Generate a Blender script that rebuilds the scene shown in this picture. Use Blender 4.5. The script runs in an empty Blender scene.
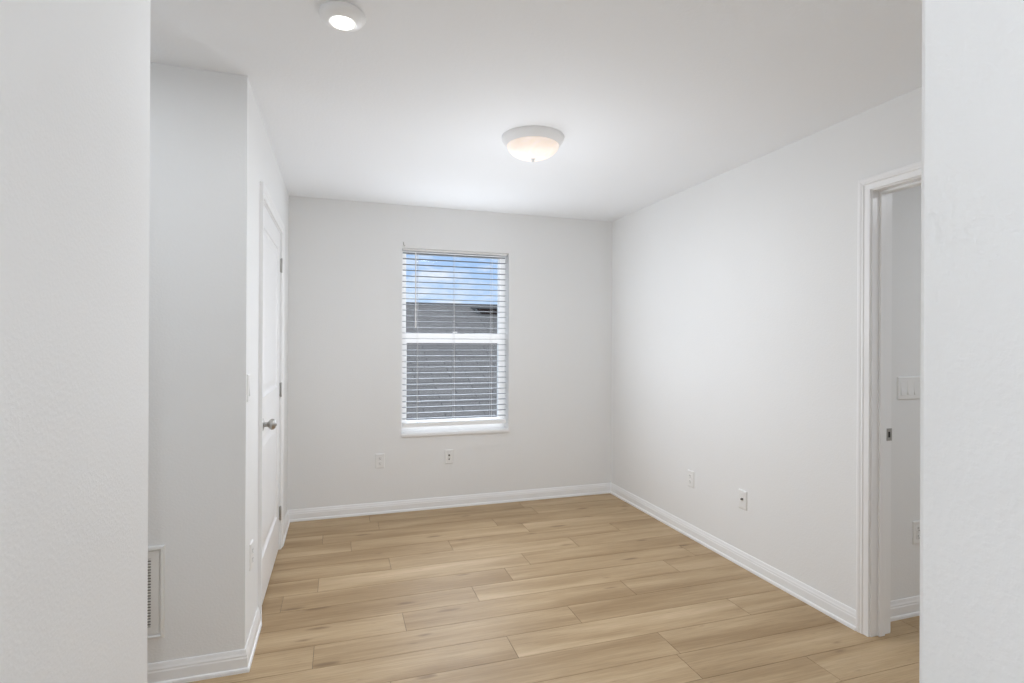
import bpy, bmesh, math, random
from mathutils import Vector, Matrix

# ------------------------------------------------------------------ camera
SC = bpy.context.scene
COL = SC.collection
F_PX, YAW, PITCH, ROLL, CAM_H = 538.6, 0.3103, 0.0006, 0.0045, 1.3535
XL, XR, D, YR, H = -0.364, 2.338, 4.349, 2.44, 2.44     # left wall, right wall, window wall, alcove wall, ceiling

def make_camera():
    cd = bpy.data.cameras.new('camera')
    cd.sensor_fit = 'HORIZONTAL'; cd.sensor_width = 36.0
    cd.lens = F_PX / 1024.0 * 36.0
    cd.clip_start = 0.02; cd.clip_end = 500
    o = bpy.data.objects.new('camera', cd); COL.objects.link(o)
    fwd = Vector((math.sin(YAW)*math.cos(PITCH), math.cos(YAW)*math.cos(PITCH), math.sin(PITCH)))
    r = Vector((math.cos(YAW), -math.sin(YAW), 0)); u = r.cross(fwd)
    r2 = r*math.cos(ROLL) + u*math.sin(ROLL); u2 = -r*math.sin(ROLL) + u*math.cos(ROLL)
    m = Matrix((r2, u2, -fwd)).transposed().to_4x4()
    m.translation = Vector((0, 0, CAM_H))
    o.matrix_world = m
    SC.camera = o
make_camera()

# ------------------------------------------------------------------ exposure, world, sun, large lights
SC.view_settings.view_transform = 'Standard'
SC.view_settings.look = 'None'
SC.view_settings.gamma = 1.0
SC.view_settings.use_curve_mapping = False
SC.view_settings.exposure = 0.27
SC.cycles.use_denoising = True
SC.cycles.max_bounces = 14
SC.cycles.diffuse_bounces = 8
SC.cycles.sample_clamp_indirect = 6.0

def N(nt, t, loc=(0, 0), **kw):
    n = nt.nodes.new(t); n.location = loc
    for k, v in kw.items():
        if k.startswith('i_'): n.inputs[k[2:].replace('_', ' ')].default_value = v
        else: setattr(n, k, v)
    return n

SKY_BAND_GAIN = 9.0          # gain of a made-up bright sky band, above the view, that feeds the window
def make_world():
    w = bpy.data.worlds.new('sky'); SC.world = w; w.use_nodes = True
    nt = w.node_tree; nt.nodes.clear(); L = nt.links.new
    tc = N(nt, 'ShaderNodeTexCoord')
    sx = N(nt, 'ShaderNodeSeparateXYZ'); L(tc.outputs['Generated'], sx.inputs[0])
    ramp = N(nt, 'ShaderNodeValToRGB')
    e = ramp.color_ramp.elements
    e[0].position = 0.0; e[0].color = (0.66, 0.80, 1.0, 1)
    e[1].position = 0.20; e[1].color = (0.33, 0.54, 0.90, 1)
    hz = e.new(0.36); hz.color = (0.62, 0.66, 0.72, 1)
    L(sx.outputs['Z'], ramp.inputs[0])
    mp = N(nt, 'ShaderNodeMapping'); mp.inputs['Scale'].default_value = (1.0, 1.0, 2.6)
    L(tc.outputs['Generated'], mp.inputs[0])
    nz = N(nt, 'ShaderNodeTexNoise'); nz.inputs['Scale'].default_value = 16.0
    nz.inputs['Detail'].default_value = 5.0; nz.inputs['Roughness'].default_value = 0.55
    L(mp.outputs[0], nz.inputs['Vector'])
    cr = N(nt, 'ShaderNodeValToRGB')
    cr.color_ramp.elements[0].position = 0.44; cr.color_ramp.elements[0].color = (0, 0, 0, 1)
    cr.color_ramp.elements[1].position = 0.66; cr.color_ramp.elements[1].color = (1, 1, 1, 1)
    L(nz.outputs[0], cr.inputs[0])
    mx = N(nt, 'ShaderNodeMix', data_type='RGBA')
    L(cr.outputs[0], mx.inputs[0]); L(ramp.outputs[0], mx.inputs[6])
    mx.inputs[7].default_value = (0.86, 0.90, 0.98, 1)
    bg = N(nt, 'ShaderNodeBackground'); bg.inputs['Strength'].default_value = 0.95
    # bright band added to the unseen sky, shaped to light the window
    def ramp01(sock, a, b):
        n = N(nt, 'ShaderNodeMapRange'); n.interpolation_type = 'SMOOTHSTEP'
        n.inputs['From Min'].default_value = a; n.inputs['From Max'].default_value = b
        L(sock, n.inputs[0]); return n.outputs[0]
    def mulv(a, b):
        n = N(nt, 'ShaderNodeMath', operation='MULTIPLY'); L(a, n.inputs[0])
        if isinstance(b, float): n.inputs[1].default_value = b
        else: L(b, n.inputs[1])
        return n.outputs[0]
    k = mulv(mulv(ramp01(sx.outputs['Z'], 0.20, 0.34), ramp01(sx.outputs['Z'], 0.64, 0.48)), ramp01(sx.outputs['Y'], 0.30, 0.65))
    ad = N(nt, 'ShaderNodeMath', operation='ADD'); ad.inputs[1].default_value = 1.0; L(mulv(k, SKY_BAND_GAIN), ad.inputs[0])
    sc = N(nt, 'ShaderNodeVectorMath', operation='SCALE'); L(mx.outputs[2], sc.inputs[0]); L(ad.outputs[0], sc.inputs['Scale'])
    L(sc.outputs[0], bg.inputs[0])
    out = N(nt, 'ShaderNodeOutputWorld'); L(bg.outputs[0], out.inputs[0])
make_world()

def light(name, kind, loc, power, color=(1, 1, 1), parent=None, rot=(0, 0, 0), **kw):
    ld = bpy.data.lights.new(name, kind); ld.energy = power; ld.color = color
    for k, v in kw.items(): setattr(ld, k, v)
    o = bpy.data.objects.new(name, ld); COL.objects.link(o)
    o.rotation_euler = rot; o.location = loc
    if parent: o.parent = parent; o.matrix_parent_inverse = Matrix.Translation(-Vector(parent.location))
    return o

# sun from behind this house: it reaches the neighbour's roof, never the room
WB = (0.872, 0.925, 0.992)
light('sunlight', 'SUN', (0, -10, 12), 0.3, (1.0, 0.96, 0.9), rot=(math.radians(48), 0, math.radians(-20)), angle=0.01)
# added panels in the opening stand for window daylight, tilted up towards the ceiling
WINDOW, FRAME_FILL = 12.5, 2.2
for k, share in enumerate((0.26, 0.25, 0.22, 0.17, 0.10)):
    light('window_daylight', 'AREA', (0.92, D - 0.045, 0.80 + 0.28*k), WINDOW*share, WB,
          rot=(math.radians(-101), 0, 0), shape='RECTANGLE', size=0.84, size_y=0.26)
# unseen lamp added behind the slats to whiten the window frame
light('added_frame_fill', 'AREA', (0.92, D + 0.092, 1.36), FRAME_FILL, (0.93, 0.96, 1.0), rot=(math.radians(90), 0, 0), shape='RECTANGLE', size=0.86, size_y=1.46)
HALL_FILL, LED_ROOM, DOME, NEXT_ROOM_FILL, PASSAGE_FILL = 12.8, 2.4, 12.0, 10.0, 2.8      # watts; hall, next-room and passage lamps are added fill out of view

# ------------------------------------------------------------------ mesh helpers
def obj(name, bm, mat, parent=None, smooth=False, loc=None):
    bmesh.ops.recalc_face_normals(bm, faces=bm.faces)
    me = bpy.data.meshes.new(name); bm.to_mesh(me); bm.free()
    if smooth:
        for p in me.polygons: p.use_smooth = True
        try: me.set_sharp_from_angle(angle=math.radians(38))
        except Exception: pass
    me.materials.append(mat)
    o = bpy.data.objects.new(name, me); COL.objects.link(o)
    if parent:
        o.parent = parent; o.matrix_parent_inverse = Matrix.Translation(-Vector(parent.location))
    return o

def tag(o, label, cat, group=None, kind=None):
    o['label'] = label; o['category'] = cat
    if group: o['group'] = group
    if kind: o['kind'] = kind
    return o

def thing(name, label, cat, loc, group=None, kind=None):
    o = bpy.data.objects.new(name, None); COL.objects.link(o)
    o.empty_display_size = 0.05; o.location = loc
    return tag(o, label, cat, group, kind)

def structure(o):
    o['kind'] = 'structure'; return o

def box(bm, x0, x1, y0, y1, z0, z1, bevel=0.0, seg=2):
    vs = [bm.verts.new((x, y, z)) for x in (x0, x1) for y in (y0, y1) for z in (z0, z1)]
    idx = [(0, 1, 3, 2), (4, 6, 7, 5), (0, 4, 5, 1), (2, 3, 7, 6), (0, 2, 6, 4), (1, 5, 7, 3)]
    fs = [bm.faces.new([vs[i] for i in f]) for f in idx]
    if bevel:
        es = list({e for f in fs for e in f.edges})
        bmesh.ops.bevel(bm, geom=es, offset=bevel, segments=seg, affect='EDGES', profile=0.5)
    return vs

def bx(*a, **k):
    bm = bmesh.new(); box(bm, *a, **k); return bm

def wall_with_hole(axis, a0, a1, t0, t1, z0, z1, holes):
    """slab along x (axis 0) or y (axis 1) between a0..a1, thickness t0..t1, with rectangular holes"""
    bm = bmesh.new()
    A = sorted({a0, a1} | {h[0] for h in holes} | {h[1] for h in holes})
    Z = sorted({z0, z1} | {h[2] for h in holes} | {h[3] for h in holes})
    solid = {}
    for i in range(len(A)-1):
        for j in range(len(Z)-1):
            ca, cz = (A[i]+A[i+1])/2, (Z[j]+Z[j+1])/2
            solid[i, j] = not any(h[0] < ca < h[1] and h[2] < cz < h[3] for h in holes)
    V = {}
    def v(a, t, z):
        k = (round(a, 5), round(t, 5), round(z, 5))
        if k not in V: V[k] = bm.verts.new((a, t, z) if axis == 0 else (t, a, z))
        return V[k]
    for (i, j), s in solid.items():
        if not s: continue
        p, q, r, w = A[i], A[i+1], Z[j], Z[j+1]
        for t in (t0, t1): bm.faces.new([v(p, t, r), v(q, t, r), v(q, t, w), v(p, t, w)])
        for di, dj, c in ((-1, 0, ((p, r), (p, w))), (1, 0, ((q, r), (q, w))), (0, -1, ((p, r), (q, r))), (0, 1, ((p, w), (q, w)))):
            if not solid.get((i+di, j+dj), False):
                (ea, ez), (fa, fz) = c
                bm.faces.new([v(ea, t0, ez), v(fa, t0, fz), v(fa, t1, fz), v(ea, t1, ez)])
    return bm

def sweep(bm, path, prof, fmap, close_prof=True):
    """path: 2D polyline; prof: (offset to the left of travel, out of plane); mitred corners"""
    n = len(path); P = [Vector(p) for p in path]
    rings = []
    for i in range(n):
        if i > 0: d0 = (P[i]-P[i-1]).normalized()
        if i < n-1: d1 = (P[i+1]-P[i]).normalized()
        if i == 0: d0 = d1
        if i == n-1: d1 = d0
        n0 = Vector((-d0.y, d0.x)); n1 = Vector((-d1.y, d1.x))
        m = (n0+n1); m = m / max(0.2, (1 + n0.dot(n1)))
        rings.append([bm.verts.new(fmap(*(P[i]+m*u), w)) for u, w in prof])
    k = len(prof)
    for i in range(n-1):
        for j in range(k):
            a, b = rings[i], rings[i+1]
            bm.faces.new([a[j], a[(j+1) % k], b[(j+1) % k], b[j]])
    bm.faces.new(rings[0]); bm.faces.new(list(reversed(rings[-1])))

def lathe(bm, prof, origin, axis='Z', seg=40, flip=1):
    """prof: (radius, distance along axis)"""
    rings = []
    ox, oy, oz = origin
    for r, h in prof:
        ring = []
        for k in range(seg if r > 1e-6 else 1):
            a = 2*math.pi*k/seg; c, s = r*math.cos(a), r*math.sin(a); h2 = h*flip
            p = {'Z': (ox+c, oy+s, oz+h2), 'X': (ox+h2, oy+c, oz+s), 'Y': (ox+c, oy+h2, oz+s)}[axis]
            ring.append(bm.verts.new(p))
        rings.append(ring)
    for a, b in zip(rings, rings[1:]):
        if len(a) == 1 and len(b) == 1: continue
        for k in range(seg):
            k2 = (k+1) % seg
            if len(a) == 1: bm.faces.new([a[0], b[k], b[k2]])
            elif len(b) == 1: bm.faces.new([a[k], b[0], a[k2]])
            else: bm.faces.new([a[k], b[k], b[k2], a[k2]])
    for ring in (rings[0], rings[-1]):
        if len(ring) > 1: bm.faces.new(ring)

def tube(bm, pts, r, seg=10):
    rings = []
    for i, p in enumerate(pts):
        p = Vector(p); a = Vector(pts[max(0, i-1)]); b = Vector(pts[min(len(pts)-1, i+1)])
        d = (b-a).normalized(); u = d.orthogonal().normalized(); w = d.cross(u)
        if i and abs(d.dot(pd)) > .2:
            u = (pu - d*pu.dot(d)).normalized(); w = d.cross(u)
        pd, pu = d, u
        rings.append([bm.verts.new(p + u*r*math.cos(2*math.pi*k/seg) + w*r*math.sin(2*math.pi*k/seg)) for k in range(seg)])
    for a, b in zip(rings, rings[1:]):
        for k in range(seg): bm.faces.new([a[k], a[(k+1) % seg], b[(k+1) % seg], b[k]])
    bm.faces.new(rings[0]); bm.faces.new(rings[-1])

# ------------------------------------------------------------------ materials
def mat(name, color, rough=0.5, metal=0.0, spec=0.5):
    m = bpy.data.materials.new(name); m.use_nodes = True
    b = m.node_tree.nodes['Principled BSDF']
    b.inputs['Base Color'].default_value = (*color, 1); b.inputs['Roughness'].default_value = rough
    b.inputs['Metallic'].default_value = metal; b.inputs['Specular IOR Level'].default_value = spec
    return m, m.node_tree, b

def paint(name, color, rough=0.6, bump=0.0, scale=120.0, dist=0.002, spec=0.3):
    m, nt, b = mat(name, color, rough, spec=spec); L = nt.links.new
    g = N(nt, 'ShaderNodeNewGeometry')
    nz = N(nt, 'ShaderNodeTexNoise'); nz.inputs['Scale'].default_value = scale
    nz.inputs['Detail'].default_value = 3.0; nz.inputs['Roughness'].default_value = 0.5
    L(g.outputs['Position'], nz.inputs['Vector'])
    # very slight unevenness of the paint itself
    nz2 = N(nt, 'ShaderNodeTexNoise'); nz2.inputs['Scale'].default_value = 1.7; L(g.outputs['Position'], nz2.inputs['Vector'])
    mr = N(nt, 'ShaderNodeMapRange'); mr.inputs['To Min'].default_value = 0.985; mr.inputs['To Max'].default_value = 1.01
    L(nz2.outputs[0], mr.inputs[0])
    mul = N(nt, 'ShaderNodeVectorMath', operation='MULTIPLY'); mul.inputs[0].default_value = color
    L(mr.outputs[0], mul.inputs[1]); L(mul.outputs[0], b.inputs['Base Color'])
    if bump:
        cr = N(nt, 'ShaderNodeMapRange'); cr.inputs['From Min'].default_value = 0.40; cr.inputs['From Max'].default_value = 0.68
        cr.interpolation_type = 'SMOOTHSTEP'; L(nz.outputs[0], cr.inputs[0])
        bp = N(nt, 'ShaderNodeBump'); bp.inputs['Strength'].default_value = bump; bp.inputs['Distance'].default_value = dist
        L(cr.outputs[0], bp.inputs['Height']); L(bp.outputs[0], b.inputs['Normal'])
    return m

WALL = paint('wall_paint', (0.842, 0.845, 0.843), 0.62, 0.085, 120.0, 0.003)
CEIL = paint('ceiling_paint', (0.88, 0.895, 0.915), 0.8, 0.08, 70.0, 0.003)
TRIM = paint('trim_paint', (0.89, 0.892, 0.895), 0.32, 0.0, spec=0.5)
DOORP = paint('door_paint', (0.87, 0.87, 0.875), 0.36, 0.05, 160.0, 0.001, spec=0.5)
VINYL = paint('white_vinyl', (0.93, 0.93, 0.93), 0.3, spec=0.5)
PLASTIC = paint('white_plastic', (0.84, 0.84, 0.83), 0.3, spec=0.5)
GRILLE = paint('grille_enamel', (0.82, 0.815, 0.80), 0.4)
SLAT = paint('slat_shade_grey', (0.29, 0.30, 0.32), 0.4)  # white slats darkened: their shade against the bright sky is in this colour
CORD = paint('blind_cord', (0.80, 0.80, 0.80), 0.7)
DARK = mat('dark_slot', (0.03, 0.03, 0.03), 0.6)[0]
DUCT = mat('duct_grey', (0.22, 0.22, 0.21), 0.7)[0]
GAP = mat('plank_gap_brown', (0.16, 0.12, 0.08), 0.8)[0]  # dark brown subfloor seen in the plank joints
NICKEL = mat('satin_nickel', (0.46, 0.45, 0.43), 0.33, 1.0)[0]
BRASS = mat('coax_metal', (0.25, 0.24, 0.22), 0.35, 1.0)[0]
LAMPWHITE = paint('lamp_enamel', (0.90, 0.905, 0.91), 0.35, spec=0.5)

def make_glass():
    m = bpy.data.materials.new('window_glass'); m.use_nodes = True; nt = m.node_tree; nt.nodes.clear(); L = nt.links.new
    t = N(nt, 'ShaderNodeBsdfTransparent'); t.inputs[0].default_value = (0.93, 0.95, 0.96, 1)
    g = N(nt, 'ShaderNodeBsdfGlossy'); g.inputs['Roughness'].default_value = 0.02
    fr = N(nt, 'ShaderNodeFresnel'); fr.inputs[0].default_value = 1.12
    mx = N(nt, 'ShaderNodeMixShader'); L(fr.outputs[0], mx.inputs[0]); L(t.outputs[0], mx.inputs[1]); L(g.outputs[0], mx.inputs[2])
    o = N(nt, 'ShaderNodeOutputMaterial'); L(mx.outputs[0], o.inputs[0]); return m
GLASS = make_glass()

def make_wood():
    m, nt, b = mat('oak_plank', (0.6, 0.4, 0.25), 0.42, spec=0.30); L = nt.links.new
    g = N(nt, 'ShaderNodeNewGeometry')
    at = N(nt, 'ShaderNodeAttribute'); at.attribute_name = 'plank'       # r: tone, g: seed, b: warmth of each plank
    sp = N(nt, 'ShaderNodeSeparateColor'); L(at.outputs['Color'], sp.inputs[0])
    off = N(nt, 'ShaderNodeCombineXYZ')
    m1 = N(nt, 'ShaderNodeMath', operation='MULTIPLY'); m1.inputs[1].default_value = 53.0; L(sp.outputs[1], m1.inputs[0])
    m2 = N(nt, 'ShaderNodeMath', operation='MULTIPLY'); m2.inputs[1].default_value = 29.0; L(sp.outputs[2], m2.inputs[0])
    L(m1.outputs[0], off.inputs[0]); L(m2.outputs[0], off.inputs[1]); L(m1.outputs[0], off.inputs[2])
    add = N(nt, 'ShaderNodeVectorMath', operation='ADD'); L(g.outputs['Position'], add.inputs[0]); L(off.outputs[0], add.inputs[1])
    def stretched(sx, sy, scale, detail, rough, dist=0.0):
        mp = N(nt, 'ShaderNodeMapping'); mp.inputs['Scale'].default_value = (sx, sy, 1.0); L(add.outputs[0], mp.inputs[0])
        n = N(nt, 'ShaderNodeTexNoise'); n.inputs['Scale'].default_value = scale; n.inputs['Detail'].default_value = detail
        n.inputs['Roughness'].default_value = rough; n.inputs['Distortion'].default_value = dist
        L(mp.outputs[0], n.inputs['Vector']); return n
    broad = stretched(0.9, 9.0, 1.0, 3.0, 0.5, 0.4)
    fine = stretched(2.2, 60.0, 1.6, 5.0, 0.62, 0.2)
    pore = stretched(9.0, 260.0, 1.2, 3.0, 0.6)
    ramp = N(nt, 'ShaderNodeValToRGB'); e = ramp.color_ramp.elements
    e[0].position = 0.28; e[0].color = (0.325, 0.215, 0.112, 1)
    e[1].position = 0.78; e[1].color = (0.60, 0.45, 0.285, 1)
    k = e.new(0.52); k.color = (0.462, 0.330, 0.192, 1)
    mixv = N(nt, 'ShaderNodeMath', operation='MULTIPLY_ADD'); mixv.inputs[1].default_value = 0.80
    L(broad.outputs[0], mixv.inputs[0])
    f2 = N(nt, 'ShaderNodeMath', operation='MULTIPLY'); f2.inputs[1].default_value = 0.42; L(fine.outputs[0], f2.inputs[0])
    L(f2.outputs[0], mixv.inputs[2])
    t2 = N(nt, 'ShaderNodeMapRange'); t2.inputs['To Min'].default_value = -0.17; t2.inputs['To Max'].default_value = -0.06
    L(sp.outputs[0], t2.inputs[0])
    s3 = N(nt, 'ShaderNodeMath', operation='ADD'); L(mixv.outputs[0], s3.inputs[0]); L(t2.outputs[0], s3.inputs[1])
    L(s3.outputs[0], ramp.inputs[0])
    # pores: thin darker streaks
    pr = N(nt, 'ShaderNodeMapRange'); pr.inputs['From Min'].default_value = 0.30; pr.inputs['From Max'].default_value = 0.55
    pr.inputs['To Min'].default_value = 0.88; pr.inputs['To Max'].default_value = 1.02; L(pore.outputs[0], pr.inputs[0])
    mul = N(nt, 'ShaderNodeVectorMath', operation='MULTIPLY'); L(ramp.outputs[0], mul.inputs[0]); L(pr.outputs[0], mul.inputs[1])
    # knots: small dark lens-shaped spots, sparse
    mp = N(nt, 'ShaderNodeMapping'); mp.inputs['Scale'].default_value = (2.1, 8.5, 1.0); L(add.outputs[0], mp.inputs[0])
    wz = N(nt, 'ShaderNodeTexNoise'); wz.inputs['Scale'].default_value = 3.0; L(mp.outputs[0], wz.inputs['Vector'])
    wm = N(nt, 'ShaderNodeVectorMath', operation='MULTIPLY_ADD'); wm.inputs[1].default_value = (0.16, 0.16, 0.0)
    L(wz.outputs['Color'], wm.inputs[0]); L(mp.outputs[0], wm.inputs[2])
    vo = N(nt, 'ShaderNodeTexVoronoi', voronoi_dimensions='2D'); vo.inputs['Scale'].default_value = 1.0; L(wm.outputs[0], vo.inputs['Vector'])
    vs = N(nt, 'ShaderNodeSeparateColor'); L(vo.outputs['Color'], vs.inputs[0])
    rad = N(nt, 'ShaderNodeMapRange'); rad.inputs['From Min'].default_value = 0.62; rad.inputs['From Max'].default_value = 1.0
    rad.inputs['To Min'].default_value = 0.0; rad.inputs['To Max'].default_value = 0.13; L(vs.outputs[0], rad.inputs[0])
    dv = N(nt, 'ShaderNodeMath', operation='SUBTRACT'); L(rad.outputs[0], dv.inputs[0]); L(vo.outputs['Distance'], dv.inputs[1])
    kn = N(nt, 'ShaderNodeMapRange'); kn.inputs['From Min'].default_value = -0.06; kn.inputs['From Max'].default_value = 0.07
    kn.interpolation_type = 'SMOOTHSTEP'; L(dv.outputs[0], kn.inputs[0])
    kn2 = N(nt, 'ShaderNodeMath', operation='MULTIPLY'); kn2.inputs[1].default_value = 0.75; L(kn.outputs[0], kn2.inputs[0])
    mx = N(nt, 'ShaderNodeMix', data_type='RGBA'); L(kn2.outputs[0], mx.inputs[0]); L(mul.outputs[0], mx.inputs[6])
    mx.inputs[7].default_value = (0.20, 0.125, 0.065, 1)
    L(mx.outputs[2], b.inputs['Base Color'])
    rr = N(nt, 'ShaderNodeMapRange'); rr.inputs['To Min'].default_value = 0.42; rr.inputs['To Max'].default_value = 0.56
    L(fine.outputs[0], rr.inputs[0]); L(rr.outputs[0], b.inputs['Roughness'])
    bp = N(nt, 'ShaderNodeBump'); bp.inputs['Strength'].default_value = 0.12; bp.inputs['Distance'].default_value = 0.001
    L(pore.outputs[0], bp.inputs['Height']); L(bp.outputs[0], b.inputs['Normal'])
    return m
WOOD = make_wood()

def make_shingle():
    m, nt, b = mat('grey_shingle', (0.2, 0.2, 0.21), 0.95, spec=0.05); L = nt.links.new
    tc = N(nt, 'ShaderNodeTexCoord')
    br = N(nt, 'ShaderNodeTexBrick'); br.offset = 0.5; br.squash = 1.0
    br.inputs['Color1'].default_value = (0.25, 0.24, 0.235, 1); br.inputs['Color2'].default_value = (0.29, 0.278, 0.272, 1)
    br.inputs['Mortar'].default_value = (0.185, 0.178, 0.176, 1)
    br.inputs['Scale'].default_value = 1.0; br.inputs['Mortar Size'].default_value = 0.010; br.inputs['Bias'].default_value = 0.0
    br.inputs['Brick Width'].default_value = 0.62; br.inputs['Row Height'].default_value = 0.143
    L(tc.outputs['UV'], br.inputs['Vector'])
    nz = N(nt, 'ShaderNodeTexNoise'); nz.inputs['Scale'].default_value = 22.0; nz.inputs['Detail'].default_value = 4.0
    L(tc.outputs['UV'], nz.inputs['Vector'])
    mr = N(nt, 'ShaderNodeMapRange'); mr.inputs['To Min'].default_value = 0.75; mr.inputs['To Max'].default_value = 1.25; L(nz.outputs[0], mr.inputs[0])
    mul = N(nt, 'ShaderNodeVectorMath', operation='MULTIPLY'); L(br.outputs['Color'], mul.inputs[0]); L(mr.outputs[0], mul.inputs[1])
    L(mul.outputs[0], b.inputs['Base Color'])
    bp = N(nt, 'ShaderNodeBump'); bp.inputs['Strength'].default_value = 0.5; bp.inputs['Distance'].default_value = 0.02
    L(br.outputs['Fac'], bp.inputs['Height']); bp.invert = True; L(bp.outputs[0], b.inputs['Normal'])
    return m
SHINGLE = make_shingle()
VENTMETAL = mat('vent_grey_metal', (0.21, 0.21, 0.21), 0.8, spec=0.1)[0]
VENTDARK = mat('vent_opening_brown', (0.06, 0.045, 0.04), 0.9, spec=0.05)[0]
STUCCO = paint('stucco', (0.2, 0.19, 0.18), 0.9, 0.4, 60.0, 0.004)
GRASS = paint('lawn', (0.05, 0.07, 0.03), 0.95, 0.5, 40.0, 0.02)

def make_dome_glass():
    m, nt, b = mat('alabaster_glass', (0.80, 0.74, 0.70), 0.45, spec=0.5); L = nt.links.new
    g = N(nt, 'ShaderNodeTexCoord')
    nz = N(nt, 'ShaderNodeTexNoise'); nz.inputs['Scale'].default_value = 9.0; nz.inputs['Detail'].default_value = 4.0
    nz.inputs['Distortion'].default_value = 1.2; L(g.outputs['Object'], nz.inputs['Vector'])
    cr = N(nt, 'ShaderNodeValToRGB')
    cr.color_ramp.elements[0].position = 0.38; cr.color_ramp.elements[0].color = (0.62, 0.47, 0.38, 1)
    cr.color_ramp.elements[1].position = 0.66; cr.color_ramp.elements[1].color = (0.95, 0.80, 0.66, 1)
    L(nz.outputs[0], cr.inputs[0]); L(cr.outputs[0], b.inputs['Emission Color']); b.inputs['Emission Strength'].default_value = 0.50
    return m
ALABASTER = make_dome_glass()
def make_emit(name, color, s):
    m, nt, b = mat(name, (0.8, 0.8, 0.8), 0.4)
    b.inputs['Emission Color'].default_value = (*color, 1); b.inputs['Emission Strength'].default_value = s
    return m
LENS = make_emit('led_lens', (1.0, 0.985, 0.96), 3.0)

# ------------------------------------------------------------------ the shell
HLX, HRX = -0.46, 0.56          # hall side walls
LY, RY = 1.588, 0.3955           # where they end
WIN = (0.474, 1.366, 0.610, 2.100)
CD = (2.868, 3.778, 2.047)      # closet leaf: near edge, far edge, top
DW = (1.040, 1.857, 2.058)      # clear doorway in the right wall
JT = 0.018

structure(obj('wall_back', wall_with_hole(0, XL-0.12, XR+0.12, D, D+0.20, 0, H, [WIN]), WALL))
structure(obj('wall_right', wall_with_hole(1, RY-0.12, D, XR, XR+0.12, 0, H, [(DW[0]-JT, DW[1]+JT, -1, DW[2]+JT)]), WALL))
structure(obj('wall_left', wall_with_hole(1, YR, D, XL-0.12, XL, 0, H, [(CD[0]-0.003-JT, CD[1]+0.003+JT, -1, CD[2]+0.003+JT)]), WALL))
structure(obj('wall_alcove', bx(-1.9, XL-0.12, YR, YR+0.12, 0, H), WALL))
structure(obj('wall_closet', bx(XL-0.90, XL-0.82, YR+0.12, D, 0, H), WALL))
structure(obj('wall_hall_left', bx(HLX-0.12, HLX, -2.2, LY, 0, H, bevel=0.006), WALL))
structure(obj('wall_passage', bx(-1.9, HLX-0.12, LY-0.12, LY, 0, H), WALL))
structure(obj('wall_passage_end', bx(-2.02, -1.9, LY-0.12, YR+0.12, 0, H), WALL))
structure(obj('wall_hall_right', bx(HRX, HRX+0.12, -2.2, RY, 0, H, bevel=0.006), WALL))
structure(obj('wall_front', bx(HRX+0.12, XR, RY-0.12, RY, 0, H), WALL))
structure(obj('wall_hall_end', bx(HLX-0.12, HRX+0.12, -2.32, -2.2, 0, H), WALL))
NW = 1.952                      # wall of the next room facing the doorway
structure(obj('wall_next_room', bx(XR+0.12, 4.6, NW, NW+0.12, 0, H), WALL))
structure(obj('wall_next_room_side', bx(4.6, 4.72, -0.4, NW+0.12, 0, H), WALL))
structure(obj('wall_next_room_front', bx(XR+0.12, 4.6, -0.52, -0.4, 0, H), WALL))
structure(obj('wall_next_room_left', bx(XR+0.0, XR+0.12, -0.4, RY-0.12, 0, H), WALL))
structure(obj('ceiling', bx(-2.02, 4.72, -2.32, D+0.20, H, H+0.12), CEIL))

def make_floor():
    bm = bmesh.new(); lay = bm.loops.layers.color.new('plank')
    rnd = random.Random(11)
    W, LEN, Y0 = 0.179, 1.22, 2.366
    known = {2: 0.702, 1: 0.305, 0: -0.10, -1: 0.738, -2: 0.20, -3: 1.40, -4: 1.925, 3: 0.945, 4: 1.115, 5: 0.30, 6: 0.71, 7: 0.08}
    tone = {(-2, 0): 0.35, (-3, 0): 0.30, (-3, 1): 0.8, (-4, 0): 0.92, (0, 0): 0.55, (1, 1): 0.75, (2, 0): 0.85}
    xmin, xmax, ymin, ymax = -1.9, 4.6, -2.2, D
    g, dz = 0.0011, 0.0025
    def quad(ps, col):
        f = bm.faces.new([bm.verts.new(p) for p in ps])
        for l in f.loops: l[lay] = col
    r0 = int(math.floor((ymin-Y0)/W)); r1 = int(math.ceil((ymax-Y0)/W))
    for r in range(r0, r1):
        ya, yb = max(ymin, Y0+r*W), min(ymax, Y0+(r+1)*W)
        if yb-ya < 0.004: continue
        st = known.get(r, rnd.uniform(-0.4, 0.8))
        i0 = int(math.floor((xmin-st)/LEN)); i1 = int(math.ceil((xmax-st)/LEN))
        for i in range(i0, i1):
            xa, xb = max(xmin, st+i*LEN), min(xmax, st+(i+1)*LEN)
            if xb-xa < 0.004: continue
            t = tone.get((r, i), rnd.random()); col = (t, rnd.random(), rnd.random(), 1)
            a, b, c, d = xa+g, xb-g, ya+g, yb-g
            quad([(a, c, 0), (b, c, 0), (b, d, 0), (a, d, 0)], col)
            for p, q in (((a, c), (b, c)), ((b, c), (b, d)), ((b, d), (a, d)), ((a, d), (a, c))):
                quad([(p[0], p[1], 0), (p[0], p[1], -dz), (q[0], q[1], -dz), (q[0], q[1], 0)], col)
    me = bpy.data.meshes.new('floor'); bm.to_mesh(me); bm.free()
    me.materials.append(WOOD)
    o = bpy.data.objects.new('floor', me); COL.objects.link(o); structure(o)
    s = obj('subfloor', bx(-2.02, 4.72, -2.32, D+0.20, -0.15, -dz), GAP, o)
make_floor()

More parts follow.
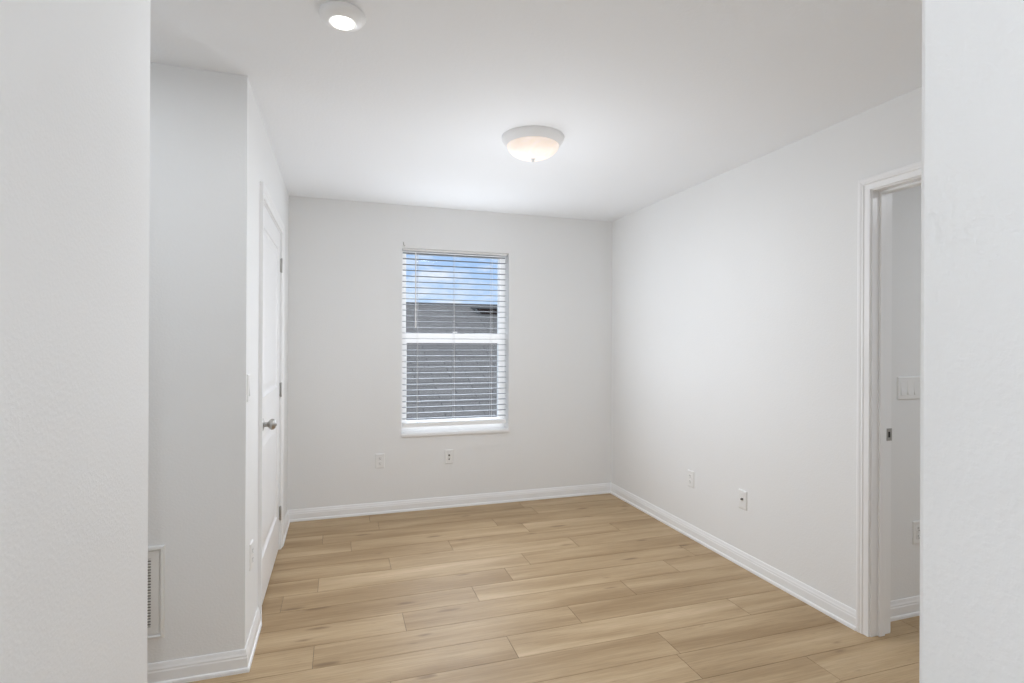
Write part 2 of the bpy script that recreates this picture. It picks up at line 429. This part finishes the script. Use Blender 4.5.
# baseboards: base with ogee top and a shoe strip
BASE = [(0, 0), (0.020, 0), (0.020, 0.010), (0.0185, 0.015), (0.0135, 0.0185), (0.0125, 0.055), (0.0105, 0.060),
        (0.0105, 0.066), (0.0075, 0.074), (0.0055, 0.083), (0.0035, 0.088), (0, 0.088)]
def baseboard(name, path):
    bm = bmesh.new(); sweep(bm, path, BASE, lambda a, b, w: (a, b, w))
    return structure(obj(name, bm, TRIM))
CASW = 0.057
baseboard('baseboard_back', [(XR, D), (XL, D)])
baseboard('baseboard_right', [(XR, DW[1]+0.005+CASW), (XR, D)])
baseboard('baseboard_right_front', [(XR, RY), (XR, DW[0]-0.005-CASW)])
baseboard('baseboard_left', [(XL, D), (XL, CD[1]+0.008+CASW)])
baseboard('baseboard_alcove', [(XL, CD[0]-0.008-CASW), (XL, YR), (-1.9, YR)])
baseboard('baseboard_hall_left', [(-1.9, LY), (HLX, LY), (HLX, -2.2)])
baseboard('baseboard_hall_right', [(HRX, -2.2), (HRX, RY), (XR, RY)])
baseboard('baseboard_next_room', [(4.6, NW), (XR+0.12, NW)])

# casings: thin at the opening, thick at the outside
CAS = [(0, 0), (0, 0.009), (0.002, 0.0105), (0.026, 0.0115), (0.030, 0.0155), (0.037, 0.0145), (0.044, 0.0175), (0.053, 0.018), (0.057, 0.016), (0.057, 0)]
def casing_bm(bm, y0, y1, top, xface, sgn, rev=0.005):
    p = [(y0-rev, 0), (y0-rev, top+rev), (y1+rev, top+rev), (y1+rev, 0)]
    sweep(bm, p, CAS, lambda a, b, w: (xface+sgn*w, a, b))

# closet door trim (casing + jambs)
bm = bmesh.new(); casing_bm(bm, CD[0]-0.003, CD[1]+0.003, CD[2]+0.003, XL, 1)
t1 = structure(obj('trim_1', bm, TRIM))
bm = bmesh.new()
a, b, c = CD[0]-0.003, CD[1]+0.003, CD[2]+0.003
box(bm, XL-0.12, XL, a-JT, a, 0, c+JT); box(bm, XL-0.12, XL, b, b+JT, 0, c+JT); box(bm, XL-0.12, XL, a, b, c, c+JT)
box(bm, XL-0.075, XL-0.042, a, a+0.011, 0, c); box(bm, XL-0.075, XL-0.042, b-0.011, b, 0, c); box(bm, XL-0.075, XL-0.042, a, b, c-0.011, c)
obj('jamb', bm, TRIM, t1)

# doorway trim in the right wall
bm = bmesh.new(); casing_bm(bm, DW[0], DW[1], DW[2], XR, -1)
t2 = structure(obj('trim_2', bm, TRIM))
bm = bmesh.new(); casing_bm(bm, DW[0], DW[1], DW[2], XR+0.12, 1)
obj('rear_casing', bm, TRIM, t2)
bm = bmesh.new()
box(bm, XR, XR+0.12, DW[1], DW[1]+JT, 0, DW[2]+JT); box(bm, XR, XR+0.12, DW[0]-JT, DW[0], 0, DW[2]+JT); box(bm, XR, XR+0.12, DW[0], DW[1], DW[2], DW[2]+JT)
obj('jamb', bm, TRIM, t2)
bm = bmesh.new()
s0, s1 = XR+0.040, XR+0.075
box(bm, s0, s1, DW[1]-0.011, DW[1], 0, DW[2], bevel=0.002); box(bm, s0, s1, DW[0], DW[0]+0.011, 0, DW[2], bevel=0.002); box(bm, s0, s1, DW[0]+0.011, DW[1]-0.011, DW[2]-0.011, DW[2], bevel=0.002)
obj('door_stop', bm, TRIM, t2)
st = obj('strike_plate', wall_with_hole(0, 2.431, 2.462, DW[1]-0.002, DW[1], 0.900, 0.957, [(2.439, 2.452, 0.915, 0.942)]), NICKEL, t2)
obj('latch_hole', bx(2.439, 2.452, DW[1]-0.0006, DW[1], 0.915, 0.942), DARK, st)

# closet door leaf: two recessed panels
def make_door():
    y0, y1, z0, z1 = CD[0], CD[1], 0.012, CD[2]
    d = thing('door_1', 'closed white two-panel closet door in the left wall', 'door', (XL, y1, 0), kind='structure')
    xf, xb = XL-0.003, XL-0.038
    st, tr, lr0, lr1, br = 0.115, 0.115, 0.865, 1.065, 0.245
    bm = bmesh.new()
    Ys = [y0, y0+st, y1-st, y1]; Zs = [z0, z0+br-0.012, lr0, lr1, z1-tr, z1]
    for x in (xf, xb):
        V = [[bm.verts.new((x, y, z)) for z in Zs] for y in Ys]
        for i in range(3):
            for j in range(5):
                if i == 1 and j in (1, 3):
                    ring = [V[i][j], V[i+1][j], V[i+1][j+1], V[i][j+1]]
                    ya, yb2, za, zb = Ys[i], Ys[i+1], Zs[j], Zs[j+1]
                    s = -1 if x == xf else 1
                    for ins, dep in ((0.004, 0.005), (0.016, 0.010), (0.030, 0.010), (0.060, 0.004)):
                        nr = [bm.verts.new((x+s*dep, p, q)) for p, q in ((ya+ins, za+ins), (yb2-ins, za+ins), (yb2-ins, zb-ins), (ya+ins, zb-ins))]
                        for k in range(4): bm.faces.new([ring[k], ring[(k+1) % 4], nr[(k+1) % 4], nr[k]])
                        ring = nr
                    bm.faces.new(ring)
                else:
                    bm.faces.new([V[i][j], V[i+1][j], V[i+1][j+1], V[i][j+1]])
    for p, q in (((y0, z0), (y1, z0)), ((y1, z0), (y1, z1)), ((y1, z1), (y0, z1)), ((y0, z1), (y0, z0))):
        bm.faces.new([bm.verts.new((xf, *p)), bm.verts.new((xf, *q)), bm.verts.new((xb, *q)), bm.verts.new((xb, *p))])
    bmesh.ops.remove_doubles(bm, verts=bm.verts, dist=1e-5)
    obj('door_leaf', bm, DOORP, d)
    ky, kz = y0+0.068, 0.935
    bm = bmesh.new()
    lathe(bm, [(0.0, 0.0), (0.033, 0.0), (0.0335, 0.003), (0.030, 0.008), (0.020, 0.011), (0.012, 0.014), (0.0115, 0.026), (0.014, 0.031),
               (0.024, 0.038), (0.0275, 0.046), (0.0265, 0.055), (0.020, 0.063), (0.010, 0.0665), (0.007, 0.070), (0.0, 0.071)], (xf, ky, kz), 'X', 36)
    kn = obj('door_knob', bm, NICKEL, d, smooth=True); kn['label'] = 'satin nickel tulip knob'
    for z in (0.237, 1.037, 1.841):
        bm = bmesh.new()
        lathe(bm, [(0, -0.047), (0.004, -0.0465), (0.0045, -0.044), (0.0050, -0.043), (0.0050, 0.043), (0.0045, 0.044), (0.004, 0.0465), (0, 0.047)], (XL+0.0065, y1+0.0015, z), 'Z', 14)
        box(bm, XL-0.03, XL+0.001, y1+0.0003, y1+0.0025, z-0.043, z+0.043)
        obj('hinge', bm, NICKEL, d, smooth=True)
make_door()

# ------------------------------------------------------------------ window
def make_window():
    x0, x1, z0, z1 = WIN
    w = thing('window_1', 'white single-hung window in the far wall with a neighbouring roof beyond', 'window', ((x0+x1)/2, D+0.14, z0), kind='structure')
    yf, yb = D+0.125, D+0.195
    fw = 0.046
    obj('window_frame', wall_with_hole(0, x0, x1, yf, yb, z0+0.006, z1, [(x0+fw, x1-fw, z0+0.05, z1-0.022)]), VINYL, w)
    a, b = x0+fw, x1-fw
    # upper (fixed) light
    pane(w, a, b, 1.415, z1-0.022, yf+0.042)
    # lower sash in front of it
    s = obj('lower_sash', wall_with_hole(0, a-0.004, b+0.004, yf-0.006, yf+0.022, z0+0.05, 1.421, [(a+0.006, b-0.006, z0+0.092, 1.341)]), VINYL, w)
    pane(w, a+0.006, b-0.006, z0+0.092, 1.341, yf+0.010)
    bm = bmesh.new(); lathe(bm, [(0, 0), (0.011, 0), (0.011, 0.006), (0.008, 0.010), (0, 0.010)], ((a+b)/2, yf+0.008, 1.421), 'Z', 20)
    box(bm, (a+b)/2-0.004, (a+b)/2+0.03, yf+0.002, yf+0.012, 1.429, 1.436, bevel=0.002)
    obj('sash_lock', bm, VINYL, w)
    obj('window_sill', bx(x0-0.004, x1+0.004, D-0.014, yf+0.02, z0-0.018, z0+0.006, bevel=0.003), TRIM, w)
def pane(w, a, b, za, zb, y):
    obj('pane', bx(a, b, y, y+0.004, za, zb), GLASS, w)
make_window()

def make_blind():
    x0, x1 = WIN[0]+0.008, WIN[1]-0.010
    yc = D+0.055
    t = thing('window_blind', 'white horizontal slat blind lowered with open slats inside the window recess', 'blind', ((x0+x1)/2, yc, WIN[2]+0.02))
    obj('headrail', bx(x0, x1, yc-0.026, yc+0.026, WIN[3]-0.016, WIN[3], bevel=0.002), VINYL, t)
    def slat_bm(z):
        bm = bmesh.new(); k = 6; top = []; bot = []
        for i in range(k+1):
            u = -1 + 2*i/k; y = yc + 0.0245*u; c = z + 0.0028*(1-u*u)
            top.append((y, c+0.0011)); bot.append((y, c-0.0011))
        ring = top + bot[::-1]
        A = [bm.verts.new((x0+0.003, y, q)) for y, q in ring]; B = [bm.verts.new((x1-0.003, y, q)) for y, q in ring]
        n = len(ring)
        for i in range(n): bm.faces.new([A[i], A[(i+1) % n], B[(i+1) % n], B[i]])
        bm.faces.new(A); bm.faces.new(B[::-1]); return bm
    zs = []
    z = 2.067
    while z > 0.72: zs.append(z); z -= 0.0462
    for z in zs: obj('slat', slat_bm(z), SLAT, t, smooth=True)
    zb = 0.678
    obj('bottom_rail', bx(x0+0.003, x1-0.003, yc-0.026, yc+0.026, zb-0.018, zb+0.018, bevel=0.004), VINYL, t)
    for x in (0.605, 0.905, 1.225):
        bm = bmesh.new()
        for y in (yc-0.0265, yc+0.0265): tube(bm, [(x, y, WIN[3]-0.02), (x, y, zb)], 0.0011, 6)
        obj('ladder_cord', bm, CORD, t)
        obj('cord_cap', bx(x-0.012, x+0.012, yc-0.0285, yc-0.024, zb-0.014, zb+0.008, bevel=0.002), VINYL, t)
    bm = bmesh.new(); xw, yw = 0.584, yc-0.036
    tube(bm, [(xw, yc-0.024, 2.083), (xw, yw, 2.080), (xw, yw-0.001, 2.062)], 0.0022, 8)
    tube(bm, [(xw, yw-0.001, 2.064), (xw+0.001, yw-0.001, 1.52)], 0.0045, 8)
    tube(bm, [(xw+0.001, yw-0.001, 1.52), (xw+0.001, yw-0.001, 1.462)], 0.006, 10)
    obj('tilt_wand', bm, VINYL, t, smooth=True)
make_blind()

# small clip above the top left corner of the window
def make_clip():
    x, z = 0.489, 2.128
    t = thing('cord_clip', 'tiny white plastic clip on the wall above the top left window corner', 'clip', (x, D, z))
    obj('clip_base', bx(x-0.012, x+0.012, D-0.003, D, z-0.022, z+0.022, bevel=0.0012), PLASTIC, t)
    bm = bmesh.new()
    tube(bm, [(x-0.007, D-0.003, z+0.016), (x-0.007, D-0.012, z+0.010), (x-0.006, D-0.013, z-0.006), (x, D-0.012, z-0.015), (x+0.006, D-0.008, z-0.012)], 0.0028, 8)
    obj('clip_hook', bm, NICKEL, t, smooth=True)
make_clip()

# ------------------------------------------------------------------ wall plates.  local frame: u along the wall, n out of it
class Plate:
    def __init__(s, origin, u, n):
        s.o = Vector(origin); s.u = Vector(u); s.n = Vector(n)
    def p(s, a, d, z): return s.o + s.u*a + s.n*d + Vector((0, 0, z))
    def box(s, bm, a0, a1, d0, d1, z0, z1, bevel=0.0):
        vs = box(bm, a0, a1, d0, d1, z0, z1, bevel) if not bevel else None
        return vs
    def mesh(s, build):
        bm = bmesh.new(); build(bm)
        for v in bm.verts: v.co = s.p(v.co.x, v.co.y, v.co.z)
        return bm

def wall_plate(pl, w, h):
    def b(bm):
        lo = [(-w/2, -h/2), (w/2, -h/2), (w/2, h/2), (-w/2, h/2)]
        rings = []
        for ins, d in ((0, 0), (0, 0.0025), (0.004, 0.006), (0.006, 0.0064)):
            rings.append([bm.verts.new((x-math.copysign(ins, x), d, z-math.copysign(ins, z))) for x, z in lo])
        for r0, r1 in zip(rings, rings[1:]):
            for k in range(4): bm.faces.new([r0[k], r0[(k+1) % 4], r1[(k+1) % 4], r1[k]])
        bm.faces.new(rings[0]); bm.faces.new(rings[-1])
    return pl.mesh(b)

def screw(pl, t, a, z, d=0.0064):
    obj('screw', pl.mesh(lambda bm: lathe(bm, [(0, 0), (0.0032, 0), (0.0030, 0.001), (0, 0.0014)], (a, d, z), 'Y', 14)), PLASTIC, t)

def outlet(label, loc, u, n):
    pl = Plate(loc, u, n)
    t = thing('outlet', label, 'outlet', loc, 'power outlets')
    obj('cover_plate', wall_plate(pl, 0.070, 0.1145), PLASTIC, t)
    for zc in (0.0195, -0.0195):
        def face(bm):
            n_ = 24; pts = []
            for k in range(n_):
                q = 2*math.pi*k/n_; pts.append((0.0172*math.cos(q), max(-0.0138, min(0.0138, 0.0172*math.sin(q)))))
            r0 = [bm.verts.new((x, 0.004, zc+z)) for x, z in pts]; r1 = [bm.verts.new((x, 0.0082, zc+z)) for x, z in pts]
            r2 = [bm.verts.new((x*0.94, 0.0088, zc+z*0.94)) for x, z in pts]
            for a, b in ((r0, r1), (r1, r2)):
                for k in range(n_): bm.faces.new([a[k], a[(k+1) % n_], b[(k+1) % n_], b[k]])
            bm.faces.new(r2)
        f = obj('receptacle', pl.mesh(face), PLASTIC, t)
        def slots(bm):
            box(bm, -0.0075, -0.0053, 0.0082, 0.0092, zc-0.0005, zc+0.0085)
            box(bm, 0.0055, 0.0073, 0.0082, 0.0092, zc+0.0005, zc+0.0080)
            lathe(bm, [(0, 0), (0.0027, 0), (0.0027, 0.001), (0, 0.001)], (0, 0.0082, zc-0.0075), 'Y', 12)
        obj('slots', pl.mesh(slots), DARK, f)
    screw(pl, t, 0, 0)
    return t

def cable_plate(label, loc, u, n, jacks):
    pl = Plate(loc, u, n)
    t = thing('cable_plate', label, 'cable plate', loc, 'cable jacks')
    obj('cover_plate', wall_plate(pl, 0.070, 0.1145), PLASTIC, t)
    for kind, z in jacks:
        if kind == 'coax':
            j = obj('coax_jack', pl.mesh(lambda bm: lathe(bm, [(0, 0), (0.0072, 0), (0.0072, 0.003), (0.0050, 0.003), (0.0050, 0.010), (0.0036, 0.010), (0.0036, 0.006), (0, 0.006)], (0, 0.0062, z), 'Y', 6 if False else 18)), BRASS, t)
            obj('bore', pl.mesh(lambda bm: lathe(bm, [(0, 0), (0.0036, 0), (0.0036, 0.0042), (0, 0.0042)], (0, 0.0121, z), 'Y', 14)), DARK, j)
        else:
            j = obj('data_jack', pl.mesh(lambda bm: box(bm, -0.0085, 0.0085, 0.0060, 0.0078, z-0.0095, z+0.0095)), PLASTIC, t)
            obj('jack_opening', pl.mesh(lambda bm: box(bm, -0.0055, 0.0055, 0.0078, 0.0081, z-0.0040, z+0.0040)), DARK, j)
    for z in (0.0405, -0.0405): screw(pl, t, 0, z)
    return t

def switch_plate(name, label, loc, u, n, gangs):
    pl = Plate(loc, u, n)
    t = thing(name, label, 'light switch', loc)
    w = 0.070 + 0.046*(gangs-1)
    obj('cover_plate', wall_plate(pl, w, 0.1145), PLASTIC, t)
    for k in range(gangs):
        a = (k-(gangs-1)/2)*0.046
        def rock(bm):
            r0 = [bm.verts.new((a+x, d, z)) for x, d, z in ((-.0165, .0055, -.0335), (.0165, .0055, -.0335), (.0165, .0055, .0335), (-.0165, .0055, .0335))]
            lo = [bm.verts.new((a+x, .0105, -.0325)) for x in (-.016, .016)]
            mi = [bm.verts.new((a+x, .0075, 0.0)) for x in (-.016, .016)]
            hi = [bm.verts.new((a+x, .0068, .0325)) for x in (-.016, .016)]
            bm.faces.new([r0[0], r0[1], lo[1], lo[0]]); bm.faces.new([lo[0], lo[1], mi[1], mi[0]]); bm.faces.new([mi[0], mi[1], hi[1], hi[0]])
            bm.faces.new([hi[0], hi[1], r0[2], r0[3]]); bm.faces.new([r0[1], r0[2], hi[1], mi[1], lo[1]]); bm.faces.new([r0[0], lo[0], mi[0], hi[0], r0[3]])
        rk = obj('rocker', pl.mesh(rock), PLASTIC, t)
        def fr(bm):
            o, i = (0.0185, 0.0355), (0.0168, 0.0338)
            for x0, x1, z0, z1 in ((-o[0], -i[0], -o[1], o[1]), (i[0], o[0], -o[1], o[1]), (-i[0], i[0], -o[1], -i[1]), (-i[0], i[0], i[1], o[1])):
                box(bm, a+x0, a+x1, 0.0055, 0.0066, z0, z1)
        obj('bezel', pl.mesh(fr), GRILLE, rk)
    return t

BX, RX, LX = (1, 0, 0), (0, -1, 0), (0, 1, 0)
outlet('white power outlet low on the window wall, left of the window', (0.309, D, 0.413), BX, (0, -1, 0))
cable_plate('white plate with a round cable jack low on the wall under the window', (0.858, D, 0.414), BX, (0, -1, 0), [('coax', 0.012), ('data', -0.020)])
outlet('white power outlet low on the right wall, nearer the far corner', (XR, 3.190, 0.405), RX, (-1, 0, 0))
cable_plate('white plate with a round cable jack low on the right wall, nearer the doorway', (XR, 2.684, 0.402), RX, (-1, 0, 0), [('coax', 0.004)])
outlet('white power outlet low on the left wall, just before the closet door', (XL, 2.585, 0.418), LX, (1, 0, 0))
switch_plate('light_switch', 'single white rocker light switch on the left wall before the closet door', (XL, 2.495, 1.156), LX, (1, 0, 0), 1)
switch_plate('light_switch', 'white three-rocker switch plate on the wall seen through the right doorway', (2.703, NW, 1.132), BX, (0, -1, 0), 3)
outlet('white power outlet low on the wall seen through the right doorway', (2.766, NW, 0.408), BX, (0, -1, 0))

# ------------------------------------------------------------------ return air grille on the alcove wall
def make_grille():
    x1, x0, z0, z1 = -0.650, -1.014, 0.183, 0.547
    t = thing('air_return_grille', 'white louvred return air grille low on the alcove wall at the left', 'vent', ((x0+x1)/2, YR, z0))
    bm = bmesh.new(); y = YR
    def ring(ins, d): return [bm.verts.new((a, y-d, c)) for a, c in ((x0+ins, z0+ins), (x1-ins, z0+ins), (x1-ins, z1-ins), (x0+ins, z1-ins))]
    R = [ring(0, 0), ring(0.0, 0.003), ring(0.004, 0.010), ring(0.012, 0.011), ring(0.0155, 0.0055), ring(0.0160, 0.0015), ring(0.0190, 0.0015), ring(0.0195, 0.0060), ring(0.047, 0.0060), ring(0.047, 0.0)]
    for a, b in zip(R, R[1:]):
        for k in range(4): bm.faces.new([a[k], a[(k+1) % 4], b[(k+1) % 4], b[k]])
    obj('grille_frame', bm, GRILLE, t)
    bm = bmesh.new(); n = 24; h = (z1-z0-0.094)/n
    for i in range(n):                                   # blades lean back and down, dark gaps between
        zc = z0+0.047+h*(i+0.5)
        P = ((y-0.0055, zc+h*0.10), (y-0.0055, zc+h*0.38), (y-0.0005, zc-h*0.10), (y-0.0005, zc-h*0.38))
        A = [bm.verts.new((x0+0.047, *p)) for p in P]; B = [bm.verts.new((x1-0.047, *p)) for p in P]
        for k in range(4): bm.faces.new([A[k], A[(k+1) % 4], B[(k+1) % 4], B[k]])
        bm.faces.new(A); bm.faces.new(B)
    obj('louvers', bm, GRILLE, t)
    obj('duct_backing', bx(x0+0.03, x1-0.03, y-0.0004, y, z0+0.03, z1-0.03), DUCT, t)
    for zz in (z0+0.026, z1-0.026):
        bm = bmesh.new(); lathe(bm, [(0, 0), (0.003, 0), (0.0028, 0.0012), (0, 0.0016)], (x1-0.026, y-0.0055, zz), 'Y', 12, flip=-1)
        obj('screw', bm, GRILLE, t)
make_grille()

# ------------------------------------------------------------------ ceiling lamps
def make_dome_lamp():
    x, y = 0.978, 2.70
    t = thing('flush_ceiling_light', 'round alabaster bowl ceiling light with white pan and finial', 'ceiling light', (x, y, H))
    bm = bmesh.new()
    lathe(bm, [(0, 0), (0.166, 0), (0.167, 0.004), (0.165, 0.012), (0.159, 0.022), (0.150, 0.031), (0.143, 0.040), (0.141, 0.044), (0.136, 0.044), (0.135, 0.030), (0, 0.030)], (x, y, H), 'Z', 64, flip=-1)
    obj('lamp_pan', bm, LAMPWHITE, t, smooth=True)
    R, dpt, z0 = 0.138, 0.074, 0.038
    prof = [(R*math.cos(a), z0+dpt*math.sin(a)) for a in [i*math.pi/2/16 for i in range(17)]]
    prof[-1] = (0.0, z0+dpt)
    bm = bmesh.new(); lathe(bm, [(R-0.006, z0)]+prof, (x, y, H), 'Z', 64, flip=-1)
    obj('glass_bowl', bm, ALABASTER, t, smooth=True, loc=None)
    bm = bmesh.new()
    lathe(bm, [(0, 0), (0.016, 0), (0.0155, 0.003), (0.010, 0.005), (0.0075, 0.009), (0.0085, 0.013), (0.006, 0.018), (0, 0.020)], (x, y, H-z0-dpt+0.002), 'Z', 24, flip=-1)
    obj('finial', bm, LAMPWHITE, t, smooth=True)
    light('bowl_lamp', 'AREA', (x, y, H-0.14), DOME*0.45, WB, t, shape='DISK', size=0.24)
    light('added_ceiling_fill', 'POINT', (x, y, H-0.75), DOME*0.66, WB, t, shadow_soft_size=0.25)  # unseen lamp added well below the bowl to lift the ceiling
make_dome_lamp()

def led_disc(label, x, y, power, color=WB):
    t = thing('recessed_light', label, 'recessed light', (x, y, H), 'round LED ceiling lights')
    bm = bmesh.new()
    lathe(bm, [(0, 0), (0.071, 0), (0.0735, 0.003), (0.0735, 0.010), (0.070, 0.017), (0.064, 0.023), (0.054, 0.0285), (0.044, 0.031), (0.040, 0.0285), (0, 0.0285)], (x, y, H), 'Z', 56, flip=-1)
    obj('trim_ring', bm, LAMPWHITE, t, smooth=True)
    bm = bmesh.new(); lathe(bm, [(0, 0), (0.0375, 0), (0.035, 0.005), (0.023, 0.0085), (0, 0.0100)], (x, y, H-0.0275), 'Z', 48, flip=-1)
    obj('lens', bm, LENS, t, smooth=True)
    light('led_lamp', 'AREA', (x, y, H-0.042), power, color, t, shape='DISK', size=0.085)
led_disc('round white LED ceiling light near the top edge of the photo', 0.006, 1.877, LED_ROOM)
led_disc('added unseen fill light, a round white LED, on the hall ceiling behind the camera', 0.05, -0.55, HALL_FILL)  # made-up lamp, brightens the near hall walls
led_disc('added unseen fill light, a round white LED, on the ceiling of the next room', 3.5, 0.8, NEXT_ROOM_FILL)  # made-up lamp, brightens the wall beyond the doorway
led_disc('added unseen fill light, a round white LED, on the ceiling of the left passage', -1.2, 2.01, PASSAGE_FILL)  # made-up lamp, fills the passage and alcove wall

# ------------------------------------------------------------------ outside
def make_house():
    yr, zr, ye, ov = 13.0, 2.262, 6.2, 0.42
    xa, xb = -7.0, 13.0
    ze = zr - ov*(yr-ye)
    t = thing('neighbouring_house', 'neighbouring house with a grey shingle roof seen through the window', 'house', ((xa+xb)/2, yr, -3.0))
    def roof(sgn):
        bm = bmesh.new(); uv = bm.loops.layers.uv.new('UVMap')
        yy = yr - sgn*(yr-ye); th = 0.06
        s = math.hypot(yr-ye, zr-ze)
        top = [(xa, yr, zr), (xb, yr, zr), (xb, yy, ze), (xa, yy, ze)]
        tv = [bm.verts.new(p) for p in top]; bv = [bm.verts.new((p[0], p[1], p[2]-th)) for p in top]
        fs = [bm.faces.new(tv), bm.faces.new(bv[::-1])] + [bm.faces.new([tv[k], bv[k], bv[(k+1) % 4], tv[(k+1) % 4]]) for k in range(4)]
        for f in fs:
            for l in f.loops:
                c = l.vert.co; l[uv].uv = (c.x, abs(c.y-yr)/(yr-ye)*s)
        return bm
    for s in (1, -1): obj('roof_slope', roof(s), SHINGLE, t)
    bm = bmesh.new(); tube(bm, [(xa, yr, zr-0.02), (xb, yr, zr-0.02)], 0.05, 10); obj('ridge_cap', bm, SHINGLE, t)
    w0, w1 = ye+0.4, 2*yr-ye-0.4
    bm = bmesh.new()
    zt = lambda y: zr-ov*abs(y-yr)-0.07
    pr = [(w0, -3.0), (w1, -3.0), (w1, zt(w1)), (yr, zt(yr)), (w0, zt(w0))]
    A = [bm.verts.new((xa+0.4, *p)) for p in pr]; B = [bm.verts.new((xb-0.4, *p)) for p in pr]
    for k in range(5): bm.faces.new([A[k], A[(k+1) % 5], B[(k+1) % 5], B[k]])
    bm.faces.new(A); bm.faces.new(B)
    obj('house_wall', bm, STUCCO, t)
    # off-ridge vent
    vy = yr-0.62; x0, x1 = 3.03, 4.25
    zb = zr-ov*0.62
    v = obj('roof_vent', vent_hood(x0, x1, vy, zb, ov), VENTMETAL, t)
    bm = bmesh.new()
    fr = [(x0+0.05, vy-0.012, zb+0.135), (x1-0.05, vy-0.012, zb+0.135), (x1-0.10, vy-0.012, zb+0.005), (x0+0.17, vy-0.012, zb+0.005)]
    A = [bm.verts.new(p) for p in fr]; B = [bm.verts.new((p[0], p[1]+0.01, p[2])) for p in fr]
    bm.faces.new(A); bm.faces.new(B)
    for k in range(4): bm.faces.new([A[k], A[(k+1) % 4], B[(k+1) % 4], B[k]])
    o = obj('vent_opening', bm, VENTDARK, v); o['label'] = 'dark brown opening'
    structure(obj('trim_lawn', bx(-20, 30, D+0.3, 40, -3.1, -3.0), GRASS)).name = 'ground'
def vent_hood(x0, x1, vy, zb, ov):
    bm = bmesh.new()
    P = [(vy, zb-0.01), (vy, zb+0.16), (vy+0.40, zb+0.40*ov+0.02), (vy+0.40, zb+0.40*ov-0.03)]
    A = [bm.verts.new((x0+(0.10 if i == 0 else 0), *p)) for i, p in enumerate(P)]; B = [bm.verts.new((x1-(0.05 if i == 0 else 0), *p)) for i, p in enumerate(P)]
    for k in range(4): bm.faces.new([A[k], A[(k+1) % 4], B[(k+1) % 4], B[k]])
    bm.faces.new(A); bm.faces.new(B)
    box(bm, x0-0.03, x1+0.03, vy-0.03, vy+0.06, zb+0.145, zb+0.165)
    return bm
make_house()
